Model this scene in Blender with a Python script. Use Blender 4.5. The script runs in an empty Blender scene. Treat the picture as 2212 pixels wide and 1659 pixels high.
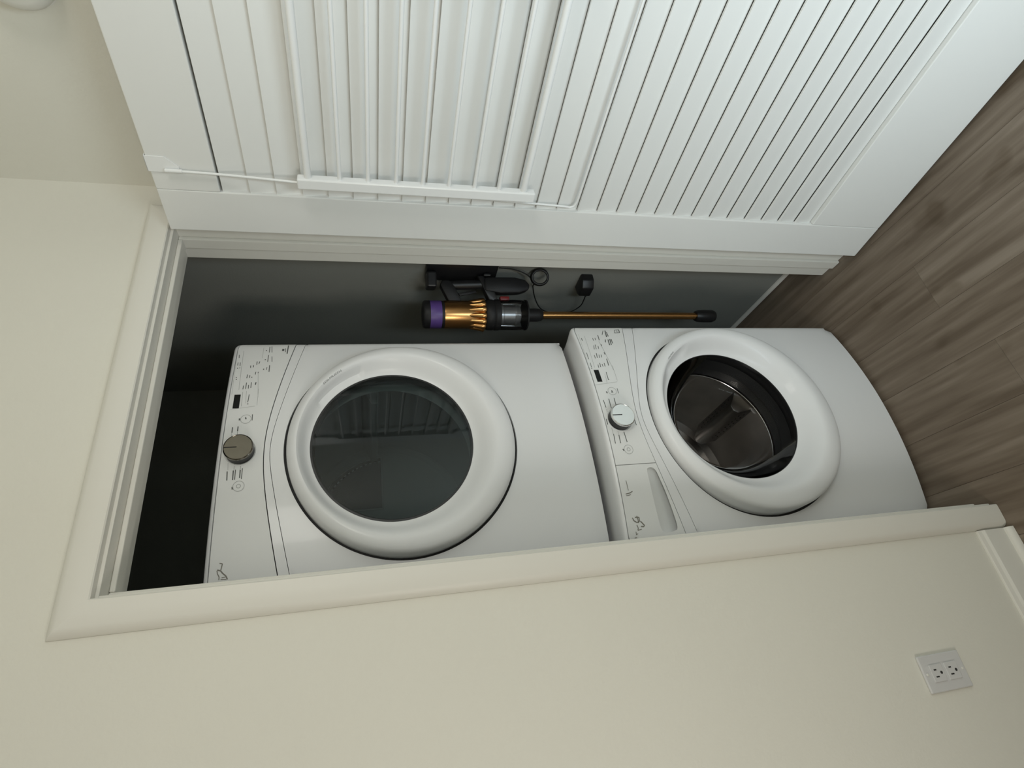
import bpy, bmesh, math, random
from mathutils import Vector, Matrix

random.seed(7)
scn = bpy.context.scene
COL = scn.collection
PI = math.pi

# ------------------------------------------------------------------ camera, exposure, light
cam_d = bpy.data.cameras.new('camera')
cam = bpy.data.objects.new('camera', cam_d)
COL.objects.link(cam)
scn.camera = cam
cam.matrix_world = Matrix(((-0.136081,0.868136,-0.477306,-0.199565),(-0.201593,-0.495973,-0.844613,-1.115530),(-0.969970,-0.018714,0.242503,1.590062),(0,0,0,1)))
cam_d.lens = 19.15049
cam_d.shift_x = 0.008915
cam_d.shift_y = -0.013949
cam_d.sensor_fit = 'HORIZONTAL'
cam_d.sensor_width = 36.0
cam_d.clip_start = 0.02

scn.view_settings.view_transform = 'Standard'
scn.view_settings.look = 'None'
scn.view_settings.gamma = 1.0
scn.view_settings.use_curve_mapping = False
scn.view_settings.exposure = 0.0

world = bpy.data.worlds.new('world')
scn.world = world
world.use_nodes = True
world.node_tree.nodes['Background'].inputs[0].default_value = (0.72, 0.82, 1.0, 1)
world.node_tree.nodes['Background'].inputs[1].default_value = 0.05


def area(name, loc, target, sx, sy, power, color):
    d = bpy.data.lights.new(name, 'AREA')
    d.shape = 'RECTANGLE'; d.size = sx; d.size_y = sy
    d.energy = power; d.color = color
    o = bpy.data.objects.new(name, d); COL.objects.link(o)
    o.location = loc
    o.rotation_euler = (Vector(target) - Vector(loc)).to_track_quat('-Z', 'Y').to_euler()
    return o


# added unseen lights: a cool one beside the camera, two warmer ones
area('added_daylight', (-0.38, -1.50, 0.65), (0.60, -1.80, 0.60), 0.7, 1.0, 30, (0.77, 0.91, 1.0))  # cool fill added to brighten the outer end of the door
area('added_front_light', (0.45, -2.1, 2.0), (0.1, 0.0, 1.9), 0.45, 0.45, 9.4, (1.0, 0.97, 0.91))  # frontal fill added for wall and machines, no fixture behind it
area('added_warm_light', (-1.40, -1.00, 1.3), (-0.2, 0.0, 1.2), 0.5, 0.5, 8.3, (1.0, 0.94, 0.85))  # warm fill added for the wall left of the opening


# ------------------------------------------------------------------ materials
def mat(name, color, rough=0.5, metal=0.0, spec=0.5, noise=0.0, nscale=40.0, bump=0.0, bscale=120.0, coat=0.0):
    m = bpy.data.materials.new(name); m.use_nodes = True
    nt = m.node_tree; b = nt.nodes['Principled BSDF']
    b.inputs['Base Color'].default_value = (*color, 1)
    b.inputs['Roughness'].default_value = rough
    b.inputs['Metallic'].default_value = metal
    b.inputs['Specular IOR Level'].default_value = spec
    b.inputs['Coat Weight'].default_value = coat
    b.inputs['Coat Roughness'].default_value = 0.08
    tc = nt.nodes.new('ShaderNodeTexCoord')
    if noise:
        n = nt.nodes.new('ShaderNodeTexNoise'); n.inputs['Scale'].default_value = nscale
        n.inputs['Detail'].default_value = 4
        nt.links.new(tc.outputs['Object'], n.inputs['Vector'])
        mx = nt.nodes.new('ShaderNodeMix'); mx.data_type = 'RGBA'
        mx.inputs[6].default_value = (*[c * (1 - noise) for c in color], 1)
        mx.inputs[7].default_value = (*[min(1, c * (1 + noise)) for c in color], 1)
        nt.links.new(n.outputs['Fac'], mx.inputs[0])
        nt.links.new(mx.outputs[2], b.inputs['Base Color'])
    if bump:
        n2 = nt.nodes.new('ShaderNodeTexNoise'); n2.inputs['Scale'].default_value = bscale
        n2.inputs['Detail'].default_value = 3
        nt.links.new(tc.outputs['Object'], n2.inputs['Vector'])
        bp = nt.nodes.new('ShaderNodeBump'); bp.inputs['Strength'].default_value = bump
        bp.inputs['Distance'].default_value = 0.002
        nt.links.new(n2.outputs['Fac'], bp.inputs['Height'])
        nt.links.new(bp.outputs['Normal'], b.inputs['Normal'])
    return m


M = {}
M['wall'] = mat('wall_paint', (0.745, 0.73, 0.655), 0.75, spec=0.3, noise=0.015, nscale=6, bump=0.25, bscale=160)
M['closet'] = mat('closet_paint_shaded', (0.26, 0.265, 0.24), 0.8, spec=0.2, noise=0.02, nscale=5, bump=0.2, bscale=160)  # grey darkened further so the colour itself carries the closet's shade
M['trim'] = mat('trim_enamel', (0.75, 0.735, 0.675), 0.45, spec=0.45, noise=0.01, nscale=8)
M['door'] = mat('door_enamel', (0.78, 0.785, 0.76), 0.36, spec=0.45, noise=0.012, nscale=7)
M['rackwhite'] = mat('rack_enamel', (0.84, 0.85, 0.84), 0.28, spec=0.5, noise=0.01, nscale=20)
M['appl'] = mat('appliance_enamel', (0.80, 0.81, 0.815), 0.38, spec=0.5, noise=0.008, nscale=9, coat=0.12)
M['consol'] = mat('console_plastic', (0.80, 0.81, 0.80), 0.42, spec=0.4, noise=0.008, nscale=9)
M['ring'] = mat('door_ring_plastic', (0.82, 0.83, 0.835), 0.42, spec=0.5, noise=0.006, nscale=9, coat=0.08)
M['gapdark'] = mat('gap_shade_black', (0.03, 0.03, 0.03), 0.8, noise=0.1)  # near-black standing in for the shade inside gaps and holes
M['print'] = mat('printed_ink', (0.10, 0.105, 0.10), 0.6, noise=0.05)
M['printfaint'] = mat('printed_line_grey', (0.42, 0.43, 0.42), 0.6, noise=0.03)
M['logoink'] = mat('printed_logo_grey', (0.20, 0.19, 0.16), 0.4, noise=0.05)
M['display'] = mat('display_window', (0.004, 0.005, 0.005), 0.3, spec=0.25, noise=0.1)
M['chrome'] = mat('brushed_knob_metal', (0.72, 0.73, 0.73), 0.22, metal=1.0, noise=0.05, nscale=90)
M['knobrefl'] = mat('knob_metal_dark_reflection', (0.19, 0.175, 0.15), 0.14, metal=1.0, noise=0.15, nscale=30)  # dark surroundings mirrored in the dryer knob, put into its base colour
M['black'] = mat('black_plastic', (0.012, 0.012, 0.013), 0.42, noise=0.1, nscale=50)
M['rubber'] = mat('door_gasket_rubber', (0.018, 0.018, 0.019), 0.38, noise=0.1, nscale=40)
M['steel'] = mat('drum_steel', (0.58, 0.555, 0.53), 0.33, metal=1.0, noise=0.25, nscale=14)
M['drumgrey'] = mat('dryer_drum_enamel', (0.46, 0.49, 0.485), 0.45, noise=0.04, nscale=10)
M['drumdark'] = mat('lint_grille_plastic', (0.018, 0.016, 0.013), 0.6, noise=0.2, nscale=60)
M['gold'] = mat('anodised_copper_gold', (0.62, 0.34, 0.13), 0.26, metal=1.0, noise=0.08, nscale=60)
M['purple'] = mat('purple_filter_plastic', (0.10, 0.055, 0.24), 0.4, noise=0.15, nscale=60)
M['greyplastic'] = mat('dark_grey_plastic', (0.013, 0.013, 0.014), 0.5, spec=0.3, noise=0.15, nscale=30)
M['silver'] = mat('shroud_silver', (0.45, 0.46, 0.47), 0.35, metal=0.8, noise=0.1, nscale=80)
M['red'] = mat('red_catch_plastic', (0.20, 0.015, 0.015), 0.4, noise=0.1)
M['cable'] = mat('black_cable', (0.010, 0.010, 0.010), 0.5, noise=0.1)
M['outlet'] = mat('outlet_plastic', (0.64, 0.64, 0.635), 0.4, noise=0.01)
M['slot'] = mat('outlet_slot', (0.03, 0.03, 0.03), 0.7, noise=0.1)
M['hinge'] = mat('hinge_painted_steel', (0.40, 0.39, 0.36), 0.4, metal=0.4, noise=0.05)
M['alarm'] = mat('alarm_plastic', (0.74, 0.73, 0.68), 0.5, noise=0.01)
M['vinyl'] = mat('slab_dark', (0.05, 0.04, 0.035), 0.8, noise=0.1)


def floor_material():
    m = bpy.data.materials.new('wood_look_plank'); m.use_nodes = True
    nt = m.node_tree; b = nt.nodes['Principled BSDF']; L = nt.links
    tc = nt.nodes.new('ShaderNodeTexCoord'); oi = nt.nodes.new('ShaderNodeObjectInfo')
    off = nt.nodes.new('ShaderNodeVectorMath'); off.operation = 'SCALE'
    cmb = nt.nodes.new('ShaderNodeCombineXYZ')
    for k in range(3): L.new(oi.outputs['Random'], cmb.inputs[k])
    L.new(cmb.outputs[0], off.inputs[0]); off.inputs['Scale'].default_value = 37.0
    add = nt.nodes.new('ShaderNodeVectorMath'); add.operation = 'ADD'
    L.new(tc.outputs['Object'], add.inputs[0]); L.new(off.outputs[0], add.inputs[1])
    def noise(sx, sy, sc, det, rough=0.5):
        mp = nt.nodes.new('ShaderNodeMapping'); mp.inputs['Scale'].default_value = (sx, sy, 1)
        L.new(add.outputs[0], mp.inputs['Vector'])
        n = nt.nodes.new('ShaderNodeTexNoise'); n.inputs['Scale'].default_value = sc; n.inputs['Detail'].default_value = det
        n.inputs['Roughness'].default_value = rough
        L.new(mp.outputs[0], n.inputs['Vector']); return n
    a = noise(34, 2.4, 1.0, 3)       # broad strips along the plank
    g = noise(110, 5.0, 1.0, 5, .6)  # fine grain
    k = noise(9, 5.5, 1.0, 2)        # knots and smudges
    cr = nt.nodes.new('ShaderNodeValToRGB')
    cr.color_ramp.elements[0].position = 0.30; cr.color_ramp.elements[0].color = (0.130, 0.098, 0.070, 1)
    cr.color_ramp.elements[1].position = 0.70; cr.color_ramp.elements[1].color = (0.250, 0.205, 0.160, 1)
    e = cr.color_ramp.elements.new(0.5); e.color = (0.188, 0.148, 0.111, 1)
    mx = nt.nodes.new('ShaderNodeMath'); mx.operation = 'MULTIPLY_ADD'
    L.new(oi.outputs['Random'], mx.inputs[0]); mx.inputs[1].default_value = 0.10
    sub = nt.nodes.new('ShaderNodeMath'); sub.operation = 'SUBTRACT'; L.new(a.outputs['Fac'], sub.inputs[0]); sub.inputs[1].default_value = 0.05
    L.new(sub.outputs[0], mx.inputs[2])
    mg = nt.nodes.new('ShaderNodeMath'); mg.operation = 'MULTIPLY_ADD'
    L.new(g.outputs['Fac'], mg.inputs[0]); mg.inputs[1].default_value = 0.12; 
    s2 = nt.nodes.new('ShaderNodeMath'); s2.operation = 'SUBTRACT'; L.new(mx.outputs[0], s2.inputs[0]); s2.inputs[1].default_value = 0.06
    L.new(s2.outputs[0], mg.inputs[2])
    L.new(mg.outputs[0], cr.inputs[0])
    kr = nt.nodes.new('ShaderNodeValToRGB')
    kr.color_ramp.elements[0].position = 0.25; kr.color_ramp.elements[0].color = (0.66, 0.62, 0.56, 1)
    kr.color_ramp.elements[1].position = 0.36; kr.color_ramp.elements[1].color = (1, 1, 1, 1)
    L.new(k.outputs['Fac'], kr.inputs[0])
    mm = nt.nodes.new('ShaderNodeMix'); mm.data_type = 'RGBA'; mm.blend_type = 'MULTIPLY'; mm.inputs[0].default_value = 1
    L.new(cr.outputs[0], mm.inputs[6]); L.new(kr.outputs[0], mm.inputs[7])
    L.new(mm.outputs[2], b.inputs['Base Color'])
    b.inputs['Roughness'].default_value = 0.55
    b.inputs['Specular IOR Level'].default_value = 0.3
    bp = nt.nodes.new('ShaderNodeBump'); bp.inputs['Strength'].default_value = 0.15; bp.inputs['Distance'].default_value = 0.001
    L.new(g.outputs['Fac'], bp.inputs['Height']); L.new(bp.outputs['Normal'], b.inputs['Normal'])
    return m


M['plank'] = floor_material()


def glass_material(name, tint, ior=1.5, rough=0.03, refl=1.0):
    m = bpy.data.materials.new(name); m.use_nodes = True
    nt = m.node_tree; nt.nodes.clear(); L = nt.links
    out = nt.nodes.new('ShaderNodeOutputMaterial')
    tr = nt.nodes.new('ShaderNodeBsdfTransparent')
    n = nt.nodes.new('ShaderNodeTexNoise'); n.inputs['Scale'].default_value = 3.0
    tc = nt.nodes.new('ShaderNodeTexCoord'); L.new(tc.outputs['Object'], n.inputs['Vector'])
    mc = nt.nodes.new('ShaderNodeMix'); mc.data_type = 'RGBA'
    mc.inputs[6].default_value = (*[c * .92 for c in tint], 1); mc.inputs[7].default_value = (*[min(1, c * 1.08) for c in tint], 1)
    L.new(n.outputs['Fac'], mc.inputs[0]); L.new(mc.outputs[2], tr.inputs[0])
    gl = nt.nodes.new('ShaderNodeBsdfGlossy'); gl.inputs['Roughness'].default_value = rough
    gl.inputs['Color'].default_value = (refl, refl, refl, 1)
    fr = nt.nodes.new('ShaderNodeFresnel'); fr.inputs['IOR'].default_value = ior
    mx = nt.nodes.new('ShaderNodeMixShader')
    L.new(fr.outputs[0], mx.inputs[0]); L.new(tr.outputs[0], mx.inputs[1]); L.new(gl.outputs[0], mx.inputs[2])
    L.new(mx.outputs[0], out.inputs[0])
    return m


M['dryglass'] = glass_material('dryer_door_glass', (0.56, 0.60, 0.595), 1.36, 0.02)
M['washglass'] = glass_material('washer_door_glass', (0.76, 0.76, 0.76), 1.3, 0.05, 0.22)
M['binclear'] = glass_material('clear_bin_plastic', (0.80, 0.81, 0.82), 1.35, 0.08)

# ------------------------------------------------------------------ mesh helpers
def obj(name, bm, material, parent=None, smooth=None, mats=None, kind=None):
    bmesh.ops.recalc_face_normals(bm, faces=bm.faces[:])
    me = bpy.data.meshes.new(name)
    bm.to_mesh(me); bm.free()
    for mm in (mats or [material]): me.materials.append(mm)
    if smooth is not None:
        me.polygons.foreach_set('use_smooth', [True] * len(me.polygons))
        me.set_sharp_from_angle(angle=math.radians(smooth))
    o = bpy.data.objects.new(name, me); COL.objects.link(o)
    if parent: o.parent = parent
    if kind: o['kind'] = kind
    return o


def empty(name, loc=(0, 0, 0), rz=0.0):
    o = bpy.data.objects.new(name, None); COL.objects.link(o)
    o.location = loc; o.rotation_euler = (0, 0, rz); o.empty_display_size = 0.05
    return o


def tag(o, label=None, cat=None, group=None, kind=None):
    if label: o['label'] = label
    if cat: o['category'] = cat
    if group: o['group'] = group
    if kind: o['kind'] = kind
    return o


def box(bm, lo, hi, bev=0.0, seg=2, mtx=None):
    r = bmesh.ops.create_cube(bm, size=1.0)
    c = [(a + b) / 2 for a, b in zip(lo, hi)]; s = [abs(b - a) for a, b in zip(lo, hi)]
    for v in r['verts']:
        v.co = Vector((v.co.x * s[0] + c[0], v.co.y * s[1] + c[1], v.co.z * s[2] + c[2]))
    vs = r['verts']
    if bev:
        es = list({e for v in vs for e in v.link_edges})
        q = bmesh.ops.bevel(bm, geom=es, offset=min(bev, min(s) * .45), segments=seg, affect='EDGES', profile=0.5)
        vs = list({v for f in q['faces'] for v in f.verts} | {v for v in vs if v.is_valid})
    if mtx:
        for v in vs: v.co = mtx @ v.co
    return vs


def newbox(name, lo, hi, m, parent=None, bev=0.0, seg=2, kind=None):
    bm = bmesh.new(); box(bm, lo, hi, bev, seg)
    return obj(name, bm, m, parent, smooth=18 if bev else None, kind=kind)


def smooth_path(P, n=8):
    P = [Vector(p) for p in P]; out = []
    for i in range(len(P) - 1):
        p0 = P[max(0, i - 1)]; p1 = P[i]; p2 = P[i + 1]; p3 = P[min(len(P) - 1, i + 2)]
        for k in range(n):
            t = k / n
            out.append(0.5 * ((2 * p1) + (-p0 + p2) * t + (2 * p0 - 5 * p1 + 4 * p2 - p3) * t * t + (-p0 + 3 * p1 - 3 * p2 + p3) * t ** 3))
    out.append(P[-1]); return out


def tube(bm, pts, r, seg=12, closed=False, caps=True):
    pts = [Vector(p) for p in pts]; n = len(pts); rings = []
    rr = r if isinstance(r, (list, tuple)) else [r] * n
    up = None
    for i, p in enumerate(pts):
        a = pts[(i - 1) % n] if (closed or i > 0) else p
        b = pts[(i + 1) % n] if (closed or i < n - 1) else p
        t = (b - a).normalized()
        if up is None:
            up = t.orthogonal().normalized()
        up = (up - t * up.dot(t)).normalized()
        w = t.cross(up)
        rings.append([bm.verts.new(p + (up * math.cos(2 * PI * k / seg) + w * math.sin(2 * PI * k / seg)) * rr[i]) for k in range(seg)])
    for i in range(n if closed else n - 1):
        A = rings[i]; B = rings[(i + 1) % n]
        for k in range(seg):
            bm.faces.new((A[k], A[(k + 1) % seg], B[(k + 1) % seg], B[k]))
    if caps and not closed:
        bm.faces.new(rings[0][::-1]); bm.faces.new(rings[-1])


def lathe(bm, prof, seg=32, origin=(0, 0, 0), axis=(0, 0, 1), caps=(True, True), closed=False):
    ax = Vector(axis).normalized(); u = ax.orthogonal().normalized(); w = ax.cross(u); o = Vector(origin)
    rings = []
    for r, h in prof:
        if r < 1e-6:
            rings.append([bm.verts.new(o + ax * h)])
        else:
            rings.append([bm.verts.new(o + ax * h + (u * math.cos(2 * PI * k / seg) + w * math.sin(2 * PI * k / seg)) * r) for k in range(seg)])
    m = len(rings)
    for i in range(m if closed else m - 1):
        A = rings[i]; B = rings[(i + 1) % m]
        for k in range(seg):
            k2 = (k + 1) % seg
            if len(A) == 1 and len(B) == 1: continue
            if len(A) == 1: bm.faces.new((A[0], B[k2], B[k]))
            elif len(B) == 1: bm.faces.new((A[k], A[k2], B[0]))
            else: bm.faces.new((A[k], A[k2], B[k2], B[k]))
    if not closed:
        if caps[0] and len(rings[0]) > 1: bm.faces.new(rings[0][::-1])
        if caps[1] and len(rings[-1]) > 1: bm.faces.new(rings[-1])


def prism(bm, poly, ext, bev=0.0):
    """poly: list of 3-D points in one plane, ext: vector"""
    e = Vector(ext)
    a = [bm.verts.new(Vector(p)) for p in poly]; b = [bm.verts.new(Vector(p) + e) for p in poly]
    n = len(a); fs = [bm.faces.new(a[::-1]), bm.faces.new(b)]
    for i in range(n): fs.append(bm.faces.new((a[i], a[(i + 1) % n], b[(i + 1) % n], b[i])))
    if bev:
        es = list({ed for f in fs for ed in f.edges})
        bmesh.ops.bevel(bm, geom=es, offset=bev, segments=2, affect='EDGES', profile=0.5)


def copy_tree(o, parent=None):
    c = o.copy(); COL.objects.link(c)
    if parent: c.parent = parent
    for ch in list(o.children): copy_tree(ch, c)
    return c


# ------------------------------------------------------------------ measures of the place (metres; x right, y into the closet, z up)
W, H = 0.876, 2.054          # casing opening
CAS = 0.058
XJ0, XJ1, ZJ = 0.006, W - 0.006, H - 0.006   # jamb faces
YW = 0.018                   # wall plane (casing stands 18 mm proud)
YB = 0.134                   # closet side of the wall
XR = 1.004                   # room wall on the right
XCR = 0.985                  # closet wall on the right
YCB = 1.11                   # closet back wall
ZC = 2.70

# ------------------------------------------------------------------ the setting
fl = empty('floor', (0, 0, 0)); tag(fl, kind='structure')
newbox('subfloor', (-2.4, -4.52, -0.06), (1.2, 1.25, -0.006), M['vinyl'], fl)
pm = None
PW, PL = 0.152, 1.22
for i in range(-10, 8):
    x0 = 0.07 + i * PW
    if x0 > 1.0 or x0 + PW < -1.5: continue
    y0 = -4.52 - ((i * 0.47) % 1.0) * PL
    while y0 < YCB:
        a, b = max(y0, -4.52), min(y0 + PL, YCB + 0.01)
        if b - a > 0.02:
            bm = bmesh.new(); box(bm, (0, 0, -0.006), (min(PW, XR + .004 - x0) - 0.0005, b - a - 0.0005, 0.0), 0.0003, 1)
            p = obj('plank', bm, M['plank'], fl); p.location = (x0, a, 0)
        y0 += PL


def wall(name, boxes, m, bev=0.0):
    bm = bmesh.new()
    for lo, hi in boxes: box(bm, lo, hi, bev)
    o = obj(name, bm, m); tag(o, kind='structure'); return o


ROX0, ROX1, ROZ = -0.012, W + 0.012, H + 0.012
wall('wall_front', [((-2.4, YW, 0), (ROX0, YB, ZC)), ((ROX1, YW, 0), (XR, YB, ZC)), ((ROX0, YW, ROZ), (ROX1, YB, ZC))], M['wall'])
wall('wall_right', [((XR, -4.52, 0), (XR + 0.1, YB, ZC))], M['wall'])
wall('wall_left', [((-2.4 - 0.1, -4.52, 0), (-2.4, YB, ZC))], M['wall'])
wall('wall_rear', [((-2.4, -4.60, 0), (XR + .1, -4.52, ZC))], M['wall'])
# unseen short wall, added with its opening to house the cool light
WY0, WY1, WZ0, WZ1 = -1.92, -1.12, 0.10, 1.24
wall('wall_side_added', [((-0.60, -2.60, 0), (-0.51, WY0, ZC)), ((-0.60, WY1, 0), (-0.51, -1.05, ZC)),
                   ((-0.60, WY0, 0), (-0.51, WY1, WZ0)), ((-0.60, WY0, WZ1), (-0.51, WY1, ZC))], M['wall'])
wall('ceiling', [((-2.5, -4.60, ZC), (XR + 0.1, YCB + .1, ZC + 0.08))], M['wall'])
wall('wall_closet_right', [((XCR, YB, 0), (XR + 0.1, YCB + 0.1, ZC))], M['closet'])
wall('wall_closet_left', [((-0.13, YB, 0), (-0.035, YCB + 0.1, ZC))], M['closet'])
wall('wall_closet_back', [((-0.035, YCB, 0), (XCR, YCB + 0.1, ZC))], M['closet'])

# casings: one moulded section, mitred at the head
SEC = [(0.0, YW - .0004), (0.0, 0.0022), (0.0022, 0.0), (0.020, 0.0002), (0.042, 0.0010), (0.049, 0.0034), (0.054, 0.0082), (0.0575, 0.0140), (CAS, 0.0160), (CAS, YW - .0004)]
def casing(name, place0, place1):
    bm = bmesh.new()
    A = [bm.verts.new(place0(u, y)) for u, y in SEC]; B = [bm.verts.new(place1(u, y)) for u, y in SEC]
    n = len(SEC)
    for k in range(n): bm.faces.new((A[k], A[(k + 1) % n], B[(k + 1) % n], B[k]))
    bm.faces.new(A[::-1]); bm.faces.new(B)
    o = obj(name, bm, M['trim'], smooth=32); tag(o, kind='structure'); return o
casing('trim_1', lambda u, y: (-u, y, 0.001), lambda u, y: (-u, y, H + u))
casing('trim_2', lambda u, y: (-u, y, H + u), lambda u, y: (W + u, y, H + u))
casing('trim_3', lambda u, y: (W + u, y, H + u), lambda u, y: (W + u, y, 0.001))
# jambs and stops
jb = empty('trim_4', (0, 0, 0)); tag(jb, kind='structure')
newbox('side_jamb', (ROX0 + .0005, YW, 0.001), (XJ0, YB, ZJ), M['trim'], jb, 0.001)
newbox('side_jamb', (XJ1, YW, 0.001), (ROX1 - .0005, YB, ZJ), M['trim'], jb, 0.001)
newbox('head_jamb', (ROX0 + .0005, YW, ZJ), (ROX1 - .0005, YB, ROZ - .0005), M['trim'], jb, 0.001)
newbox('door_stop', (XJ0, 0.053, 0.001), (XJ0 + 0.010, 0.088, ZJ), M['trim'], jb, 0.0025)
newbox('door_stop', (XJ1 - 0.010, 0.053, 0.001), (XJ1, 0.088, ZJ), M['trim'], jb, 0.0025)
newbox('door_stop', (XJ0 + 0.010, 0.053, ZJ - 0.010), (XJ1 - 0.010, 0.088, ZJ), M['trim'], jb, 0.0025)
# baseboard with shoe moulding on the room wall
bb = empty('baseboard_left', (-CAS, YW, 0)); tag(bb, kind='structure')
bm = bmesh.new()
prism(bm, [(-0.001, 0, 0.001), (-0.001, -0.013, 0.001), (-0.001, -0.013, 0.080), (-0.001, -0.0085, 0.086), (-0.001, -0.006, 0.096), (-0.001, 0, 0.097)], (-2.34, 0, 0), 0.0012)
obj('board', bm, M['trim'], bb, smooth=18)
bm = bmesh.new()
prism(bm, [(-0.001, -0.013, 0.001)] + [(-0.001, -0.013 - 0.014 * math.cos(a * PI / 12), 0.001 + 0.016 * math.sin(a * PI / 12)) for a in range(0, 7)], (-2.34, 0, 0))
obj('shoe_moulding', bm, M['trim'], bb, smooth=30)
# thin quarter round at the foot of the closet wall
bm = bmesh.new()
prism(bm, [(XCR, YB + .002, 0.001)] + [(XCR - 0.011 * math.cos(a * PI / 12), YB + .002, 0.001 + 0.012 * math.sin(a * PI / 12)) for a in range(0, 7)], (0, YCB - YB - .004, 0))
o = obj('baseboard_right', bm, M['trim'], smooth=30); tag(o, kind='structure')

# invented window in the added wall, behind the cool light
wn = empty('window_added_1', (-0.555, (WY0 + WY1) / 2, WZ0)); tag(wn, kind='structure')
hw, hh = (WY1 - WY0) / 2, WZ1 - WZ0
for lo, hi in (((-.03, -hw, 0), (.03, hw, .04)), ((-.03, -hw, hh - .04), (.03, hw, hh)), ((-.03, -hw, .04), (.03, -hw + .04, hh - .04)), ((-.03, hw - .04, .04), (.03, hw, hh - .04)), ((-.03, -.015, .04), (.03, .015, hh - .04))):
    newbox('added_window_frame', lo, hi, M['trim'], wn, 0.003)

# ------------------------------------------------------------------ the louvered door, opened against the right wall
DA = 0.1511
door = empty('door_1', (0.831, -0.011, 0), -PI / 2 + DA)
tag(door, 'white louvered closet door swung open beside the laundry closet', kind='structure')
# door frame: local x = distance from the hinge edge, local y = + to the back face (wall side), z up; visible face y = 0
DW, DT, DZ0, DZ1, STL = 0.858, 0.035, 0.012, 2.043, 0.112
PZ0, PZ1 = 0.2636, 1.911
def board(name, lo, hi):
    return newbox(name, lo, hi, M['door'], door, 0.0025)
board('stile', (0, 0, DZ0), (STL, DT, DZ1))
board('stile', (DW - STL, 0, DZ0), (DW, DT, DZ1))
board('top_rail', (STL, 0, PZ1), (DW - STL, DT, DZ1))
board('bottom_rail', (STL, 0, DZ0), (DW - STL, DT, PZ0))
PIT = 0.0586
def slat_mesh(last):
    bm = bmesh.new()
    # slat section (y depth, z): the front edge of the top stands higher than the back of the slat above it ends
    sec = [(0.0050, -0.0003), (0.0046, -0.0010), (0.0144, -PIT - 0.0002), (0.0150, -PIT - 0.0004), (0.0205, -PIT - 0.0002), (0.0209, -PIT + 0.0006), (0.0106, -0.0003), (0.0100, 0.0)]
    prism(bm, [(STL - 0.004, y, z) for y, z in sec], (DW - 2 * STL + 0.008, 0, 0))
    return bm
slat0 = obj('slat', slat_mesh(False), M['door'], door)
slat0.location = (0, 0, PZ1 - 0.0045)
for k in range(1, 27):
    s = slat0.copy(); COL.objects.link(s); s.location = (0, 0, PZ1 - 0.0045 - k * PIT)
s = obj('slat', slat_mesh(True), M['door'], door); s.location = (0, 0, PZ1 - 0.0045 - 27 * PIT)
# hinges
for hz in (1.79, 1.025, 0.2715):
    h = empty('hinge', (-0.004, 0.0415, hz)); h.parent = door
    bm = bmesh.new(); lathe(bm, [(0.0045, -0.036), (0.0045, 0.036)], 14)
    obj('knuckle', bm, M['hinge'], h, smooth=40)
    newbox('leaf', (0.0035, -0.032, -0.036), (0.0039, -0.0045, 0.036), M['hinge'], h)

# ------------------------------------------------------------------ drying rack hung over the door
rack = empty('drying_rack', (0, 0, 0)); rack.location = door.location; rack.rotation_euler = door.rotation_euler
tag(rack, 'white metal drying rack hung over the louvered door, folded flat', 'drying rack')
RZ = [1.712, 1.6425, 1.579, 1.5145, 1.4520, 1.3890, 1.3265, 1.2650, 1.2015]
SA, SB = 0.172, 0.690
for s, mir in ((SA, 1), (SB, -1)):
    newbox('end_bar', (s - 0.013, -0.040, 1.172), (s + 0.013, -0.017, 1.735), M['rackwhite'], rack, 0.003)
for i, z in enumerate(RZ):
    r = 0.0078 if i in (0, 8) else 0.0046
    bm = bmesh.new(); tube(bm, [(SA + 0.010, -0.0285, z), (SB - 0.010, -0.0285, z)], r, 14)
    obj('rod', bm, M['rackwhite'], rack, smooth=40)
bm = bmesh.new()
def hook_x(z): return SA - 0.008
pw = [(0.166, -0.0075, 2.005), (0.1655, -0.0095, 1.90), (0.166, -0.020, 1.765), (0.165, -0.0225, 1.722), (0.1545, -0.0125, 1.60), (0.146, -0.0075, 1.45), (0.1315, -0.0045, 1.10), (0.1285, -0.0045, 1.058), (0.140, -0.0045, 1.043), (0.18, -0.0045, 1.041)]
left = smooth_path(pw, 6)
right = [Vector((SA + SB - p.x, p.y, p.z)) for p in left][::-1]
tube(bm, left + right, 0.0030, 10)
obj('wire_frame', bm, M['rackwhite'], rack, smooth=40)
for s in (SA, SB):
    bm = bmesh.new()
    k = 1 if s == SA else -1
    path = [(-0.0012, 1.978), (-0.0012, 2.0445), (DT + 0.0012, 2.0445), (DT + 0.0012, 2.020)]
    # strap hook: flat plate bent over the top of the door
    x0, x1 = s - 0.014 * k, s + 0.024 * k
    box(bm, (min(x0, x1), -0.0026, 2.006), (max(x0, x1), -0.0004, 2.0462), 0.0006, 1)
    box(bm, (min(x0, x1), -0.0026, 2.0440), (max(x0, x1), DT + 0.0026, 2.0462), 0.0006, 1)
    box(bm, (min(x0, x1), DT + 0.0004, 2.012), (max(x0, x1), DT + 0.0026, 2.0462), 0.0006, 1)
    prism(bm, [(s - 0.014 * k, -0.0026, 2.0065), (s + 0.024 * k, -0.0026, 2.0065), (s + 0.001 * k, -0.0026, 1.982), (s - 0.012 * k, -0.0026, 1.982)], (0, 0.0022, 0))
    obj('over_door_hook', bm, M['rackwhite'], rack, smooth=18)
    bm = bmesh.new(); lathe(bm, [(0.0044, 0), (0.0044, 0.034)], 12, (s - 0.006 * k, -0.0074, 1.976))
    obj('wire_socket', bm, M['rackwhite'], rack, smooth=40)

# ------------------------------------------------------------------ washer and dryer
MW, MD, MH = 0.686, 0.74, 0.967
RC, RR = (0.343, 0.514), 0.295      # door ring centre (x, z) and radius
GC, GR = (0.349, 0.540), 0.204      # door glass


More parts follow.
